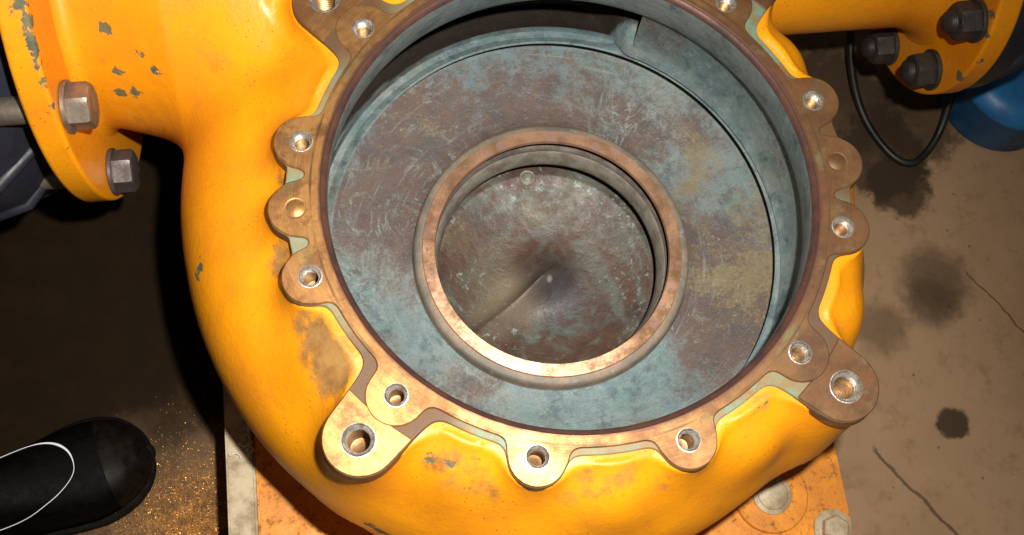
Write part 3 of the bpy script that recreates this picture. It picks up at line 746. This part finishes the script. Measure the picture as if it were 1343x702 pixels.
# ------------------------------------------------------------------ the foot of a bystander
HEAD = math.atan2(.085, .20)
person = thing('person', "person's left over foot in a black work shoe with white piping, beside the pump", 'person', (-.472, -.160, ZF), (0, 0, HEAD))
person['label'] = 'foot of a person in a black work shoe and black trousers at lower left'
def shoe_ring(x):
    """half width (left, right), centre offset and height of a shoe along its length; toe at +x"""
    T = [-.16, -.14, -.08, 0, .05, .08, .105, .120, .1285]
    hw = np.interp(x, T, [.012, .030, .034, .042, .051, .0525, .045, .031, .005]); top = np.interp(x, T, [.088, .10, .10, .088, .066, .054, .046, .038, .024])
    if x > .06: hw = .0525 * max(1e-4, 1 - ((x - .06) / .0690) ** 2.3) ** (1 / 2.1)
    return hw, top
def shoe():
    n = 28; V1, F1 = [], []; xs = list(np.linspace(-.158, .1, 24)) + [.104 + .0249 * math.sin(R(90) * q / 22) for q in range(1, 23)]
    for x in xs:
        hw, top = shoe_ring(x)
        for k in range(n):
            a = math.pi * k / (n - 1) ; c, s = math.cos(a), math.sin(a)
            V1.append((x, hw * .96 * math.copysign(abs(c) ** .75, c), .014 + (top - .014) * s ** .8))
    for i in range(len(xs) - 1):
        for k in range(n - 1): F1.append((i * n + k, (i + 1) * n + k, (i + 1) * n + k + 1, i * n + k + 1))
    sh = link('shoe', V1, F1, 'leather', person); sh.scale = (.95, .92, .92)
    # sole: outline with thickness
    out = [(x, shoe_ring(x)[0] + .004) for x in xs] + [(.1308, .0045), (.1314, .0), (.1308, -.0045)] + [(x, -shoe_ring(x)[0] - .004) for x in reversed(xs)]
    m = len(out); V2 = [(x, y, .001) for x, y in out] + [(x, y, .014) for x, y in out] + [(x * .97, y * .93, .018) for x, y in out]
    F2 = [tuple(range(m))[::-1]] + [(k, (k + 1) % m, m + (k + 1) % m, m + k) for k in range(m)] + [(m + k, m + (k + 1) % m, 2 * m + (k + 1) % m, 2 * m + k) for k in range(m)]
    link('sole', V2, F2, 'sole', sh)
    V3, F3 = [], []; xs3 = [x for x in xs if x > .086]
    for x in xs3:
        hw, top = shoe_ring(x); hw += .0012; top += .0012
        for k in range(n):
            a = math.pi * k / (n - 1); c, s = math.cos(a), math.sin(a)
            V3.append((x, hw * .97 * math.copysign(abs(c) ** .75, c), .014 + (top - .014) * s ** .8))
    for i in range(len(xs3) - 1):
        for k in range(n - 1): F3.append((i * n + k, (i + 1) * n + k, (i + 1) * n + k + 1, i * n + k + 1))
    link('toe_cap', V3, F3, 'toe', sh)
    # the white edge of the shoe's opening runs round the instep
    def on(x, y):
        hw, top = shoe_ring(x); c = min(.999, abs(y) / (hw * .96)); s = math.sqrt(1 - (c ** (1 / .75)) ** 2); return (x, y, .014 + (top - .014) * s ** .8 + .0008)
    loop = [(.004, .034), (.028, .036), (.044, .034), (.056, .028), (.064, .018), (.0665, .006), (.064, -.006), (.054, -.017), (.036, -.027), (.004, -.034), (-.06, -.031)]
    Vp, Fp = tube(spline([on(x, y) for x, y in loop], 8), [max(.00035, .0014 * max(0, 1 - abs(k - 26) / 22)) for k in range(81)], 8); link('piping', Vp, Fp, 'piping', sh)
    # trouser leg
    V4, F4 = [], []
    for i, z in enumerate((.060, .075, .12, .2, .3, .40)):
        for k in range(24):
            a = 2 * math.pi * k / 24; r = .068 + .012 * i * .6 + .004 * math.sin(3 * a + i)
            V4.append((-.10 - .04 * z + r * 1.15 * math.cos(a), r * math.sin(a), z + .006 * math.cos(2 * a)))
    for i in range(5):
        for k in range(24): F4.append((i * 24 + k, i * 24 + (k + 1) % 24, (i + 1) * 24 + (k + 1) % 24, (i + 1) * 24 + k))
    link('trouser_leg', V4, F4, 'cloth', person)
shoe()

# ------------------------------------------------------------------ swarf and drips
Vv, Ff = [], []
for k in range(24000):
    x = rng.normal(-.312, .034); y = rng.normal(-.205, .045)
    if x * CU + y * SU > -.2835: continue
    s = rng.uniform(.0002, .0008); n = Vector((rng.normal(0, .6), rng.normal(0, .6), 1)).normalized(); t = n.orthogonal().normalized(); q = n.cross(t)
    c = Vector((x, y, ZF + .0012)); o = len(Vv)
    for a in (0, 2.1, 4.2): Vv.append(c + (t * math.cos(a + k) + q * math.sin(a + k)) * s)
    Ff.append((o, o + 1, o + 2))
sw = link('metal_shavings', Vv, Ff, 'flake', smooth=False); sw['kind'] = 'stuff'; sw['label'] = 'brass coloured metal shavings scattered on the oily floor beside the base plate'; sw['category'] = 'shavings'
Vv, Ff = [], []
for k in range(7):
    x0, y0 = W2P(-.247 + rng.normal(0, .005), -.122 + rng.normal(0, .010)); P = [Vector(P2W(x0, y0, ZB + .0005))]
    for q in range(4): P.append(P[-1] + Vector((rng.normal(0, .004), rng.normal(0, .004), rng.uniform(-.0003, .0012))))
    v, f_ = tube(spline(P, 3), rng.uniform(.0004, .0010), 6); o = len(Vv); Vv += v; Ff += [tuple(i + o for i in ff) for ff in f_]
dr = link('white_swarf', Vv, Ff, 'white'); dr['kind'] = 'stuff'; dr['label'] = 'curled white swarf lying on the bare edge of the base plate'; dr['category'] = 'swarf'

sc.render.engine = 'CYCLES'
